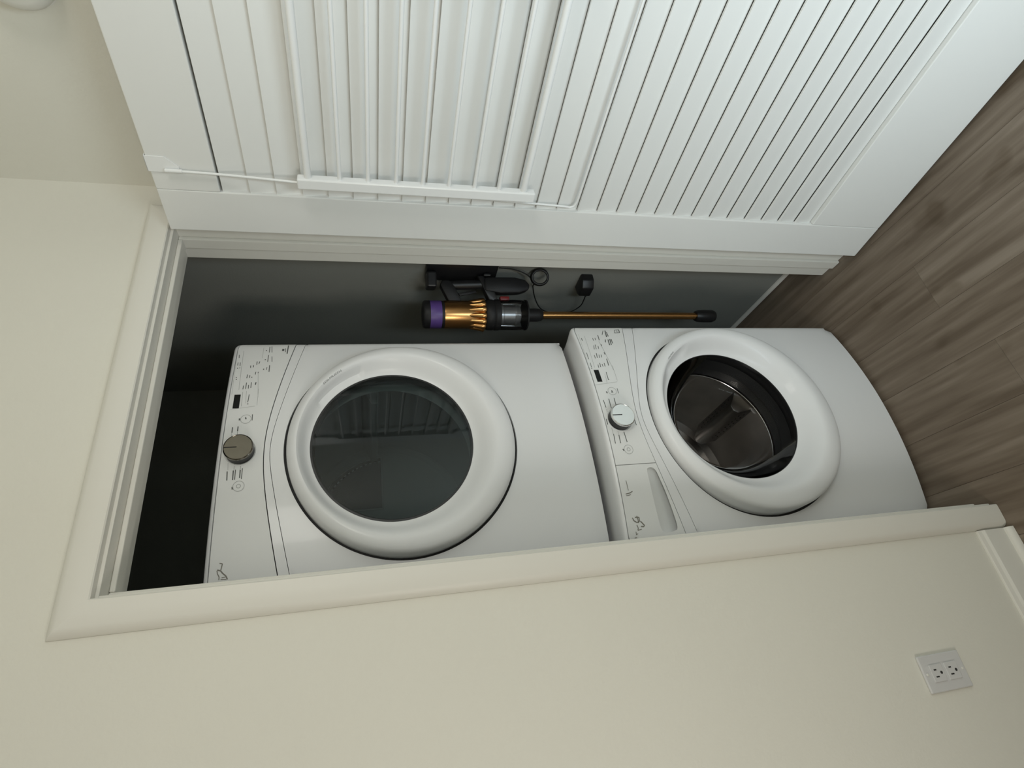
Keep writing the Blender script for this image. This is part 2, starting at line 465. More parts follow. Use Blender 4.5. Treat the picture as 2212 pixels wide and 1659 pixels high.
def make_F(bow):
    def F(x):
        y = -bow * (1 - ((x - MW / 2) / (MW / 2)) ** 2)
        d = min(x, MW - x); r = 0.016
        if d < r:
            q = r - max(d, 0); y += r - math.sqrt(max(r * r - q * q, 0))
        return y
    return F


def patch(bm, xs, zlo, zhi, nz, F, skirt=0.006, dy=0.0):
    cols = []
    for x in xs:
        a, b = zlo(x), zhi(x)
        cols.append([bm.verts.new((x, F(x) + dy, a + (b - a) * j / nz)) for j in range(nz + 1)])
    for i in range(len(xs) - 1):
        for j in range(nz):
            bm.faces.new((cols[i][j], cols[i + 1][j], cols[i + 1][j + 1], cols[i][j + 1]))
    loop = [c[0] for c in cols] + cols[-1][1:] + [c[-1] for c in cols[::-1]][1:] + cols[0][::-1][1:-1]
    bk = [bm.verts.new(v.co + Vector((0, skirt, 0))) for v in loop]
    n = len(loop)
    for i in range(n):
        bm.faces.new((loop[i], loop[(i + 1) % n], bk[(i + 1) % n], bk[i]))


def radial_patch(bm, inner, outer, M_, F, skirt_in=0.02, skirt_out=0.006, floor=None):
    n = len(inner); R = []
    for j in range(M_ + 1):
        t = j / M_
        R.append([])
        for k in range(n):
            x = inner[k][0] + (outer[k][0] - inner[k][0]) * t; z = inner[k][1] + (outer[k][1] - inner[k][1]) * t
            R[-1].append(bm.verts.new((x, F(x), z)))
    for j in range(M_):
        for k in range(n):
            k2 = (k + 1) % n
            bm.faces.new((R[j][k], R[j][k2], R[j + 1][k2], R[j + 1][k]))
    for ring, dp in ((R[0], skirt_in), (R[-1], skirt_out)):
        if not dp: continue
        bk = [bm.verts.new(v.co + Vector((0, dp, 0))) for v in ring]
        for k in range(n):
            k2 = (k + 1) % n
            bm.faces.new((ring[k], ring[k2], bk[k2], bk[k]))
        if floor and ring is R[0]:
            zt = max(v.co.z for v in bk); zb = min(v.co.z for v in bk); ct = Vector((0, 0, 0))
            for v, f in zip(bk, ring):
                q = (zt - v.co.z) / (zt - zb)
                v.co = f.co + Vector((0, 0.003 + 0.030 * q, -0.022 * q)); ct += v.co
            cv = bm.verts.new(ct / len(bk))
            for k in range(n): bm.faces.new((bk[k], bk[(k + 1) % n], cv))


def strokes(data, F, thin=1.0, dy=-0.0005, wmul=0.00125, cond=lambda w: True):
    bm = bmesh.new(); n = 0
    for w, P in data:
        if not cond(w): continue
        ww = abs(w) * wmul / 2
        pts = [Vector((P[i], P[i + 1])) for i in range(0, len(P), 2)]
        for a, b in zip(pts[:-1], pts[1:]):
            d = b - a; L_ = d.length
            if L_ < 1e-5: continue
            d /= L_; nn = Vector((-d.y, d.x)) * ww
            seg = max(1, int(L_ / 0.02))
            prev = None
            for i in range(seg + 1):
                p = a + d * (L_ * i / seg)
                A = p + nn; B = p - nn
                va = bm.verts.new((A.x, F(A.x) + dy, A.y)); vb = bm.verts.new((B.x, F(B.x) + dy, B.y))
                if prev: bm.faces.new((prev[0], prev[1], vb, va))
                prev = (va, vb)
    return bm


def ringband(bm, c, r0, r1, F, dy, n=40, sx=1.0):
    A = []; B = []
    for k in range(n):
        a = 2 * PI * k / n
        for L_, r in ((A, r0), (B, r1)):
            x = c[0] + r * math.cos(a) * sx; L_.append(bm.verts.new((x, F(x) + dy, c[1] + r * math.sin(a))))
    for k in range(n):
        k2 = (k + 1) % n
        bm.faces.new((A[k], A[k2], B[k2], B[k]))


# the two flowing seams under the console: (height, slope, softness) of each
SEAM = {False: ((0.8600, 0.2290, 0.12), (0.8462, 0.2350, 0.06)), True: ((0.8565, 0.2600, 0.10), (0.8425, 0.3050, 0.06))}
SEAMS = SEAM[False]
def Aline(x): a, b, c = SEAMS[0]; return a - b * (math.sqrt((x - 0.338) ** 2 + c * c) - c)
def Bline(x): a, b, c = SEAMS[1]; return a - b * (math.sqrt((x - 0.338) ** 2 + c * c) - c)


XS = [0, .001, .003, .006, .010, .016] + [0.016 + (MW - 0.032) * i / 60 for i in range(1, 60)] + [MW - .016, MW - .010, MW - .006, MW - .003, MW - .001, MW]


def machine(name, label, loc, rz, bow, washer):
    global SEAMS
    SEAMS = SEAM[washer]
    root = empty(name, loc, rz); tag(root, label, 'washer' if washer else 'dryer')
    F = make_F(bow); A = M['appl']
    cr = 0.024
    def corner(x):
        d = min(x, MW - x)
        return 0.0 if d >= cr else cr - math.sqrt(max(cr * cr - (cr - d) ** 2, 0))
    ZT = lambda x: MH - 0.011 - corner(x)
    # cabinet shell behind the front
    bm = bmesh.new()
    y0 = 0.012
    box(bm, (0.0005, y0, 0.0), (0.006, MD, MH - 0.022)); box(bm, (MW - .006, y0, 0.0), (MW - .0005, MD, MH - 0.022))
    box(bm, (0.0005, MD - .006, 0.0), (MW - .0005, MD, MH - 0.022)); box(bm, (0.006, 0.02, 0.0), (MW - .006, MD, 0.006))
    obj('cabinet', bm, A, root)
    # top cover with a rounded front edge
    bm = bmesh.new()
    prof = [(0.004, -0.0105), (0.0, -0.0095), (0.0008, -0.005), (0.004, -0.0012), (0.010, 0.0), (0.022, -0.001), (0.045, -0.0045), (0.075, -0.0085), (0.11, -0.0115), (0.16, -0.012), (MD - .02, -0.012), (MD, -0.0125), (MD, -0.022)]
    rows = []
    for x in XS:
        col = []
        for i, (dy, dz) in enumerate(prof):
            w = max(0.0, 1 - dy / 0.2)
            y = F(x) * w + dy if dy < 0.2 else dy
            z = MH + dz - corner(x) * (1.0 if i < 9 else 1.0)
            col.append(bm.verts.new((x, y, z)))
        rows.append(col)
    for i in range(len(XS) - 1):
        for j in range(len(prof) - 1):
            bm.faces.new((rows[i][j], rows[i + 1][j], rows[i + 1][j + 1], rows[i][j + 1]))
    obj('top_cover', bm, A, root, smooth=50)
    # lower front panel with the round door opening
    N = 144; hole = RR + 0.0058
    inn = []; outp = []
    zlo = 0.004
    for k in range(N):
        a = 2 * PI * (k + .5) / N; c, s = math.cos(a), math.sin(a)
        inn.append((RC[0] + hole * c, RC[1] + hole * s))
        lo, hi = 0.0, 2.0
        for _ in range(50):
            m_ = (lo + hi) / 2; x, z = RC[0] + m_ * c, RC[1] + m_ * s
            if 0 <= x <= MW and zlo <= z <= Bline(min(max(x, 0), MW)) - 0.0008: lo = m_
            else: hi = m_
        outp.append((RC[0] + lo * c, RC[1] + lo * s))
    # snap the samples nearest to the four corners onto them
    for cx, cz in ((0, zlo), (MW, zlo), (0, Bline(0) - .0008), (MW, Bline(MW) - .0008)):
        k = min(range(N), key=lambda q: (outp[q][0] - cx) ** 2 + (outp[q][1] - cz) ** 2)
        outp[k] = (cx, cz)
    bm = bmesh.new(); radial_patch(bm, inn, outp, 18, F, 0.03, 0.008)
    obj('front_panel', bm, A, root, smooth=30)
    gi = [(RC[0] + 0.286 * math.cos(2 * PI * k / 96), RC[1] + 0.286 * math.sin(2 * PI * k / 96)) for k in range(96)]
    go = [(RC[0] + 0.306 * math.cos(2 * PI * k / 96), RC[1] + 0.306 * math.sin(2 * PI * k / 96)) for k in range(96)]
    bm = bmesh.new(); radial_patch(bm, gi, go, 1, lambda x: F(x) + 0.0075, 0, 0)
    obj('door_gap_shade', bm, M['gapdark'], root)  # dark sheet painting the shade in the gap around the door
    # accent band and console
    bm = bmesh.new(); patch(bm, XS, lambda x: Bline(x) + 0.0006, lambda x: Aline(x) - 0.0011, 4, F, 0.006, 0.0006)
    obj('accent_band', bm, A, root, smooth=40)
    if not washer:
        bm = bmesh.new(); patch(bm, XS, lambda x: Aline(x) + 0.0011, lambda x: ZT(x) - 0.0008, 8, F, 0.006, -0.0004)
        con = obj('control_console', bm, M['consol'], root, smooth=40)
    else:
        XD = 0.206
        xr = [XD + .0008] + [x for x in XS if x > XD + .002]
        bm = bmesh.new(); patch(bm, xr, lambda x: Aline(x) + 0.0011, lambda x: ZT(x) - 0.0008, 8, F, 0.006, -0.0004)
        con = obj('control_console', bm, M['consol'], root, smooth=40)
        # detergent drawer front with its finger cup
        cup = CUP
        cxm = sum(p[0] for p in cup) / len(cup); czm = sum(p[1] for p in cup) / len(cup)
        sm = smooth_path([(p[0], 0, p[1]) for p in cup + cup[:1]], 6)[:-1]
        n = 72; ii = []; oo = []
        import bisect
        ang = sorted([(math.atan2(p.z - czm, (p.x - cxm) * .28), p.x, p.z) for p in sm])
        ang = [q for i_, q in enumerate(ang) if i_ == 0 or q[0] - ang[i_ - 1][0] > 1e-4]
        for k in range(n):
            a = -PI + 2 * PI * (k + .5) / n
            # interpolate the cup outline in angle
            prev = None
            m_ = len(ang)
            for q in range(m_):
                a0, x0, z0 = ang[q]; a1, x1, z1 = ang[(q + 1) % m_]
                if q == m_ - 1: a1 += 2 * PI
                aa = a if a >= ang[0][0] else a + 2 * PI
                if a0 <= aa <= a1:
                    t = (aa - a0) / max(a1 - a0, 1e-9); ii.append((x0 + (x1 - x0) * t, z0 + (z1 - z0) * t)); break
            c, s = math.cos(a) / .28, math.sin(a)
            lo, hi = 0.0, 2.0
            for _ in range(50):
                mm_ = (lo + hi) / 2; x, z = cxm + mm_ * c, czm + mm_ * s
                if 0 <= x <= XD - .0008 and Aline(min(max(x, 0), MW)) + .0011 <= z <= ZT(min(max(x, 0), MW)) - .0008: lo = mm_
                else: hi = mm_
            oo.append((cxm + lo * c, czm + lo * s))
        for cx, cz in ((0.0, Aline(0) + .0011), (XD - .0008, Aline(XD) + .0011), (XD - .0008, ZT(XD) - .0008), (0.004, ZT(0.004) - .0008)):
            k = min(range(n), key=lambda q: (oo[q][0] - cx) ** 2 + (oo[q][1] - cz) ** 2 * 6)
            oo[k] = (cx, cz)
        bm = bmesh.new(); radial_patch(bm, ii, oo, 8, F, 0.030, 0.006, floor=True)
        dr = obj('detergent_drawer', bm, M['consol'], root, smooth=35)
        obj('drawer_mark', strokes(TABS, F, dy=-0.0009), M['logoink'], dr, kind='stuff')
    # dark sheet that paints the shade inside the seams
    bm = bmesh.new()
    rows = []
    for x in [0.003 + (MW - .006) * i / 24 for i in range(25)]:
        rows.append([bm.verts.new((x, F(x) + 0.0058, z)) for z in (Bline(x) - 0.012, Aline(x) + 0.006, MH - 0.03)] )
    for i in range(24):
        for j in range(1): bm.faces.new((rows[i][j], rows[i + 1][j], rows[i + 1][j + 1], rows[i][j + 1]))
    obj('seam_shade', bm, M['gapdark'], root)
    # console furniture
    legend = WL_ if washer else DL_
    kb = con
    dy = -0.0009
    obj('printed_legend', strokes(legend, F, dy=dy, cond=lambda w: w > 0), M['print'], kb, kind='stuff')
    obj('printed_rules', strokes(legend, F, dy=dy, cond=lambda w: w < 0, wmul=0.0014), M['printfaint'], kb, kind='stuff')
    obj('printed_emblem', strokes(WLOGO if washer else DLOGO, F, dy=dy), M['logoink'], dr if washer else kb, kind='stuff')
    KX, KZ = 0.334, 0.9135
    for bx, bz in ((0.4245, 0.9095), (0.2465, 0.9095)):
        bm = bmesh.new(); ringband(bm, (bx, bz), 0.0118, 0.0130, F, dy)
        if bx < .3: ringband(bm, (bx, bz), 0.0038, 0.0052, F, dy)
        obj('touch_button', bm, M['printfaint'], kb)
    dxa, dxb = (0.4575, 0.5000)
    dza, dzb = (0.9295, 0.9445)
    bm = bmesh.new(); patch(bm, [dxa + (dxb - dxa) * i / 6 for i in range(7)], lambda x: dza, lambda x: dzb, 1, F, 0.0006, -0.0010)
    obj('display', bm, M['display'], kb)
    kn = empty('knob', (KX, F(KX), KZ)); kn.parent = kb
    tl = 0.0
    bm = bmesh.new(); lathe(bm, [(0.0372, 0.0), (0.0372, 0.0012), (0.0352, 0.0018), (0.0352, 0.0)], 56, axis=(0, -1, 0), caps=(False, False))
    obj('base_ring', bm, M['consol'], kn, smooth=30)
    bm = bmesh.new(); lathe(bm, [(0.0325, 0.0), (0.0330, 0.024)], 56, axis=(0, -1, 0))
    obj('grip', bm, M['black'], kn, smooth=40)
    bm = bmesh.new(); lathe(bm, [(0.0338, 0.0235), (0.0342, 0.0255), (0.0335, 0.0285), (0.0318, 0.0298), (0.0312, 0.0292), (0.0, 0.0290)], 64, axis=(0, -1, 0), caps=(True, False))
    obj('cap', bm, M['chrome'] if washer else M['knobrefl'], kn, smooth=30)
    bm = bmesh.new(); box(bm, (-0.0014, -0.0296, 0.003), (0.0014, -0.0289, 0.031), 0.0003, 1)
    obj('pointer', bm, M['greyplastic'], kn)

    # ---------------- round door
    dm = empty('door', (RC[0], 0, RC[1])); dm.parent = root
    base = -bow
    d0 = 0.0
    # profile: t = 0 at the rim .. 1 at the glass ; (radius, y relative to the belly of the front)
    prof = [(0.2945, None), (0.2945, 0.002), (0.2935, -0.006), (0.2905, -0.0125), (0.2850, -0.0175), (0.2770, -0.0212), (0.2680, -0.0238), (0.2600, -0.0250), (0.2530, -0.0247), (0.2465, -0.0215), (0.2385, -0.0145), (0.2300, -0.0050), (0.2225, 0.0045), (0.2150, 0.0120), (0.2085, 0.0160), (0.2040, 0.0175), (0.2030, 0.0225)]
    if not washer: prof = [(0.2945 - (0.2945 - r) * 0.915, y) for r, y in prof]
    gx, gz = GC[0] - RC[0] - (0 if washer else 0.003), GC[1] - RC[1] + (0 if washer else 0.003)
    rin = prof[-1][0]
    h0, h1 = (math.radians(21), math.radians(60)) if not washer else (math.radians(24), math.radians(58))
    NA = 180; rows = []
    for k in range(NA):
        a = 2 * PI * k / NA; c, s = math.cos(a), math.sin(a); row = []
        inside = 0.0
        if h0 <= a <= h1:
            e = min(a - h0, h1 - a)
            inside = min(1.0, e / (math.radians(2.2) if not washer else math.radians(7)))
        for r, y in prof:
            t = max(0.0, min(1.0, (0.2945 - r) / (0.2945 - rin)))
            t = t * t * (3 - 2 * t)
            cx = RC[0] + gx * t; cz = RC[1] + gz * t
            x, z = cx + r * c, cz + r * s
            if y is None: yy = F(min(max(x, 0), MW)) + 0.007
            else:
                yy = base + y
            if inside > 0 and y is not None and rin + .0004 < r < 0.2475:
                # finger scoop cut into the funnel
                tgt = base + (0.0145 if r < 0.239 else y)
                depth = 0.9 if not washer else 0.75
                q = 1.0 if r < 0.236 else max(0.0, (0.2455 - r) / 0.0095)
                yy = yy + (max(tgt, yy) - yy) * depth * inside * q
            row.append((x - RC[0], yy, z - RC[1]))
        rows.append(row)
    bm = bmesh.new()
    V = [[bm.verts.new(p) for p in row] for row in rows]
    for k in range(NA):
        k2 = (k + 1) % NA
        for j in range(len(prof) - 1): bm.faces.new((V[k][j], V[k2][j], V[k2][j + 1], V[k][j + 1]))
    obj('door_ring', bm, M['ring'], dm, smooth=38)
    # print on the ring beside the finger scoop
    bm = bmesh.new()
    def onring(a, r):
        t = max(0.0, min(1.0, (0.2945 - r) / (0.2945 - rin))); t = t * t * (3 - 2 * t)
        for (r0, y0_), (r1, y1_) in zip(prof[1:-1], prof[2:]):
            if r1 <= r <= r0:
                yy = y0_ + (y1_ - y0_) * (r0 - r) / (r0 - r1); break
        return Vector((gx * t + r * math.cos(a), base + yy - 0.0006, gz * t + r * math.sin(a)))
    a0, a1, nl = (math.radians(50), math.radians(35.5), 12) if not washer else (math.radians(49), math.radians(41), 9)
    rw = random.Random(3)
    for i in range(nl):
        am = a0 + (a1 - a0) * (i + .5) / nl; da = (a0 - a1) / nl * 0.36
        hgt = 0.0062 if not washer else 0.0052
        rb = 0.2515
        kind = rw.choice((0, 1, 2, 3))
        def bar(aa, ab, ra, rb_):
            P = [onring(aa, ra), onring(ab, ra), onring(ab, rb_), onring(aa, rb_)]
            bm.faces.new([bm.verts.new(p) for p in P])
        bar(am + da, am + da * .45, rb, rb + hgt)
        if kind in (0, 2): bar(am - da, am - da * .45, rb, rb + hgt)
        if kind in (0, 1): bar(am + da, am - da, rb + hgt * .8, rb + hgt)
        if kind in (1, 2, 3): bar(am + da, am - da, rb, rb + hgt * .2)
    obj('printed_name', bm, M['print'], dm, kind='stuff')
    # glass
    bm = bmesh.new()
    if not washer:
        lathe(bm, [(0.0, 0.0), (0.10, 0.0), (0.17, 0.0004), (0.2080, 0.0010)], 96, (gx, base + 0.0165, gz), (0, 1, 0))
        obj('glass', bm, M['dryglass'], dm, smooth=40)
        bm = bmesh.new(); lathe(bm, [(0.2066, 0.0), (0.2112, 0.0), (0.2112, 0.008), (0.2066, 0.008)], 96, (gx, base + 0.0173, gz), (0, 1, 0), closed=True)
        obj('glass_seal', bm, M['rubber'], dm, smooth=30)
    else:
        lathe(bm, [(0.2030, 0.0), (0.1990, 0.012), (0.190, 0.035), (0.172, 0.068), (0.150, 0.090), (0.132, 0.098), (0.120, 0.101), (0.095, 0.102), (0.0, 0.103)], 96, (gx, base + 0.020, gz), (0, 1, 0), caps=(False, False))
        obj('glass_bowl', bm, M['washglass'], dm, smooth=40)
        bm = bmesh.new(); lathe(bm, [(0.2025, 0.0), (0.2045, -0.001), (0.2045, 0.012), (0.2025, 0.012)], 96, (gx, base + 0.0185, gz), (0, 1, 0), closed=True)
        obj('glass_seal', bm, M['rubber'], dm, smooth=30)

    # ---------------- inside
    if not washer:
        dc = (0.318, 0.552)
        rD, yb = 0.285, 0.56
        rt = empty('drum', (dc[0], 0, dc[1])); rt.parent = root
        bm = bmesh.new(); lathe(bm, [(0.215, 0.030), (0.262, 0.034), (rD, 0.055), (rD, yb - .02), (rD - .004, yb)], 96, axis=(0, 1, 0), caps=(False, False))
        obj('drum_shell', bm, M['drumgrey'], rt, smooth=40)
        bm = bmesh.new(); lathe(bm, [(rD + .002, yb - 0.004), (rD - 0.012, yb - 0.010), (rD - 0.020, yb - 0.004), (rD - .026, yb + 0.002), (0.0, yb + 0.002)], 96, axis=(0, 1, 0), caps=(False, False))
        obj('rear_bulkhead', bm, M['drumgrey'], rt, smooth=35)
        # curved exhaust grille: quadrant shape
        bm = bmesh.new(); pts = []
        ra = 0.238
        x0, z0 = 0.045, 0.012
        aa = math.asin(z0 / ra); ab = math.acos(x0 / ra)
        arc = [(ra * math.cos(aa + (ab - aa) * i / 20), ra * math.sin(aa + (ab - aa) * i / 20)) for i in range(21)]
        loop = [(x0, z0)] + arc
        prism(bm, [(x, yb - 0.006, z) for x, z in loop], (0, 0.006, 0), 0.002)
        obj('exhaust_grille', bm, M['drumdark'], rt, smooth=30)
        bm = bmesh.new()
        fr = [Vector((x, yb - 0.005, z)) for x, z in loop]
        tube(bm, fr, 0.0035, 8, closed=True)
        obj('grille_frame', bm, M['drumgrey'], rt, smooth=40)
        bm = bmesh.new()
        for i in range(18):
            a = aa + (ab - aa) * (i + .5) / 18
            box(bm, (-0.004, 0, -0.002), (0.004, 0.002, 0.002), 0, 1, Matrix.Translation((0.222 * math.cos(a), yb - 0.0085, 0.222 * math.sin(a))) @ Matrix.Rotation(-a + PI / 2, 4, 'Y'))
        obj('grille_slots', bm, M['drumgrey'], rt, kind='stuff')
        for q in range(3):
            a = math.radians(10 + 120 * q)
            bm = bmesh.new()
            prism(bm, [(-0.030, 0.09, -0.004), (0.030, 0.09, -0.004), (0.010, 0.09, 0.075), (-0.010, 0.09, 0.075)], (0, yb - 0.13, 0), 0.006)
            mt = Matrix.Rotation(-(a - PI / 2) , 4, 'Y')
            mt = Matrix.Translation((math.cos(a) * rD, 0, math.sin(a) * rD)) @ Matrix.Rotation(-(a + PI / 2), 4, 'Y') @ Matrix.Rotation(PI, 4, 'Z') @ Matrix.Identity(4)
            # local +z must point to the drum axis
            ax = Vector((-math.cos(a), 0, -math.sin(a))); ux = Vector((0, 1, 0)).cross(ax)
            R = Matrix(((ux.x, 0, ax.x, math.cos(a) * rD), (ux.y, 1, ax.y, 0), (ux.z, 0, ax.z, math.sin(a) * rD), (0, 0, 0, 1)))
            bm.transform(R)
            obj('baffle', bm, M['drumgrey'], rt, smooth=35)
        bm = bmesh.new(); lathe(bm, [(0.2050, -0.010), (0.214, -0.004), (0.225, 0.020), (0.222, 0.034), (0.2052, 0.012)], 72, (GC[0] - dc[0], 0.0, GC[1] - dc[1]), (0, 1, 0), closed=True)
        obj('door_seal', bm, M['rubber'], rt, smooth=40)
    else:
        dc = (0.345, 0.545)
        rt = empty('drum', (dc[0], 0, dc[1])); rt.parent = root
        bm = bmesh.new(); lathe(bm, [(0.208, -0.020), (0.226, -0.010), (0.230, 0.020), (0.214, 0.040), (0.236, 0.052), (0.232, 0.075), (0.212, 0.085), (0.2085, 0.082), (0.222, 0.060), (0.206, 0.045), (0.219, 0.015), (0.209, -0.010)], 96, axis=(0, 1, 0), closed=True)
        obj('door_gasket', bm, M['rubber'], rt, smooth=40)
        bm = bmesh.new(); lathe(bm, [(0.2060, 0.0895), (0.2072, 0.0880), (0.2084, 0.0895), (0.2072, 0.0910)], 96, axis=(0, 1, 0), closed=True)
        obj('drum_lip', bm, M['chrome'], rt, smooth=40)
        bm = bmesh.new(); lathe(bm, [(0.2085, 0.091), (0.236, 0.095), (0.262, 0.115), (0.270, 0.150), (0.270, 0.44), (0.262, 0.455), (0.235, 0.462), (0.228, 0.456), (0.205, 0.456), (0.198, 0.463), (0.150, 0.470), (0.142, 0.464), (0.120, 0.464), (0.112, 0.471), (0.075, 0.474), (0.068, 0.466), (0.0, 0.466)], 96, axis=(0, 1, 0), caps=(False, False))
        obj('steel_basket', bm, M['steel'], rt, smooth=30)
        for q in range(3):
            a = math.radians(62 + 120 * q)
            ax = Vector((-math.cos(a), 0, -math.sin(a))); ux = Vector((0, 1, 0)).cross(ax)
            R = Matrix(((ux.x, 0, ax.x, math.cos(a) * 0.270), (ux.y, 1, ax.y, 0), (ux.z, 0, ax.z, math.sin(a) * 0.270), (0, 0, 0, 1)))
            bm = bmesh.new()
            prism(bm, [(-0.045, 0.16, -0.004), (0.045, 0.16, -0.004), (0.018, 0.16, 0.062), (0.0, 0.16, 0.070), (-0.018, 0.16, 0.062)], (0, 0.26, 0), 0.006)
            bm.transform(R); pd = obj('paddle', bm, M['steel'], rt, smooth=35)
            bm = bmesh.new()
            for sd in (-1, 1):
                for row in range(2):
                    for i in range(9):
                        u = 0.40 + 0.30 * row
                        c = Vector((sd * (0.045 + (0.018 - 0.045) * u + 0.0006), 0.19 + 0.022 * i, -0.004 + 0.066 * u))
                        nx = Vector((sd * 0.066, 0, 0.027)).normalized()
                        lathe(bm, [(0.0030, 0.0), (0.0030, 0.0008)], 8, c, nx)
            bm.transform(R); obj('drain_holes', bm, M['gapdark'], pd, kind='stuff')
        bm = bmesh.new()
        for ring in range(4):
            rr = 0.085 + 0.045 * ring
            for i in range(int(rr * 200)):
                a = 2 * PI * i / int(rr * 200)
                yv = 0.4700 - 0.0015
                if 0.108 < rr < 0.16: yv = 0.4630
                lathe(bm, [(0.0028, 0.0), (0.0028, 0.001)], 6, (rr * math.cos(a), 0.4615, rr * math.sin(a)), (0, -1, 0))
        o = obj('drum_holes', bm, M['gapdark'], rt, kind='stuff')
    # feet
    for fx in (0.06, MW - .06):
        for fy in (0.07, MD - .06):
            bm = bmesh.new(); lathe(bm, [(0.018, -0.0095 if washer else -0.0025), (0.020, 0.0)], 20, (fx, fy, 0))
            obj('foot', bm, M['black'], root, smooth=40)
    return root


DL_ = [(-0.6,[0.6539,0.9404,0.5152,0.936]),(-0.4,[0.6516,0.9555,0.5007,0.9511]),(-0.5,[0.6651,0.8897,0.6249,0.8898]),(-0.5,[0.5727,0.8946,0.4898,0.8872]),(1.4,[0.6689,0.8742,0.6464,0.8738]),(1.2,[0.6702,0.8691,0.6463,0.8668]),(1.4,[0.6361,0.8745,0.6109,0.8746]),(1.2,[0.6308,0.8653,0.6106,0.8634]),(1.6,[0.5984,0.8683,0.5744,0.8678]),(1.2,[0.5913,0.8744,0.5817,0.8744]),(2,[0.6557,0.8817,0.6524,0.8818]),(2,[0.6204,0.8816,0.6175,0.8813]),(2.2,[0.586,0.8823,0.5824,0.8821]),(1.4,[0.5291,0.9263,0.517,0.9264]),(1.4,[0.539,0.92,0.5179,0.9199]),(1.4,[0.531,0.9142,0.5188,0.9137]),(1.4,[0.5397,0.9082,0.5208,0.9076]),(2.0,[0.5394,0.8968,0.5313,0.8974]),(1.4,[0.5664,0.9206,0.5537,0.9211]),(1.4,[0.5639,0.9145,0.5547,0.9147]),(2,[0.5585,0.9091,0.5554,0.909]),(1.4,[0.5752,0.9007,0.5658,0.9014]),(1.4,[0.575,0.894,0.5709,0.8952]),(1.5,[0.5983,0.9163,0.5896,0.9157]),(1.5,[0.5993,0.9092,0.5915,0.9092]),(1.4,[0.6127,0.9014,0.6004,0.9013]),(1.5,[0.6125,0.8949,0.6039,0.8962]),(1.2,[0.61,0.9493,0.599,0.9491]),(1.2,[0.6098,0.9438,0.5965,0.9429]),(2,[0.5908,0.9483,0.5876,0.9479]),(1.8,[0.5917,0.9428,0.589,0.9424]),(1.8,[0.559,0.9474,0.5556,0.947]),(2,[0.5516,0.9465,0.5488,0.9461]),(1.3,[0.6387,0.95,0.6267,0.9489]),(4.5,[0.6598,0.8379,0.6518,0.8382]),(1.3,[0.6617,0.8319,0.6471,0.8316]),(2.2,[0.6737,0.8254,0.6405,0.8266]),(-0.5,[0.5105,0.917,0.4723,0.9148]),(1.3,[0.4997,0.9092,0.4748,0.9102]),(2.4,[0.4713,0.9098,0.4688,0.9096]),(-0.5,[0.5177,0.8881,0.4657,0.8871]),(-0.5,[0.4546,0.9495,0.4628,0.8916]),(-0.8,[0.5083,0.9259,0.4634,0.924]),(1.2,[0.4304,0.9105,0.4238,0.911]),(1.2,[0.4304,0.9105,0.4244,0.9081]),(2.6,[0.4273,0.9245,0.4215,0.9243]),(1.4,[0.4379,0.8952,0.42,0.8944]),(1.8,[0.4023,0.9381,0.3868,0.9378]),(-0.6,[0.3861,0.9383,0.3729,0.938]),(2,[0.4038,0.9253,0.3907,0.9253]),(-1,[0.3907,0.9253,0.3784,0.9249]),(-0.6,[0.3121,0.9386,0.2877,0.9366]),(2,[0.2846,0.9377,0.2621,0.9363]),(-0.8,[0.3027,0.9237,0.2874,0.9234]),(2,[0.2862,0.9244,0.2624,0.9238]),(1.5,[0.2878,0.9198,0.2627,0.9194]),(-0.8,[0.3018,0.9094,0.289,0.9091]),(2,[0.2871,0.9092,0.2663,0.9088]),(1.4,[0.2906,0.9048,0.2636,0.9047]),(2.8,[0.2455,0.9228,0.2394,0.9221])]
DLOGO = [(2.2,[0.0622,0.9388,0.0598,0.9319,0.0541,0.9272,0.0478,0.92,0.0406,0.9166]),(1.6,[0.0609,0.9392,0.0543,0.9378,0.0475,0.9339,0.0411,0.9339]),(1.2,[0.0453,0.9287,0.0461,0.9203]),(1.2,[0.0417,0.9305,0.0409,0.9191]),(1.8,[0.0757,0.9352,0.0742,0.9292,0.0674,0.9304,0.0606,0.9315])]
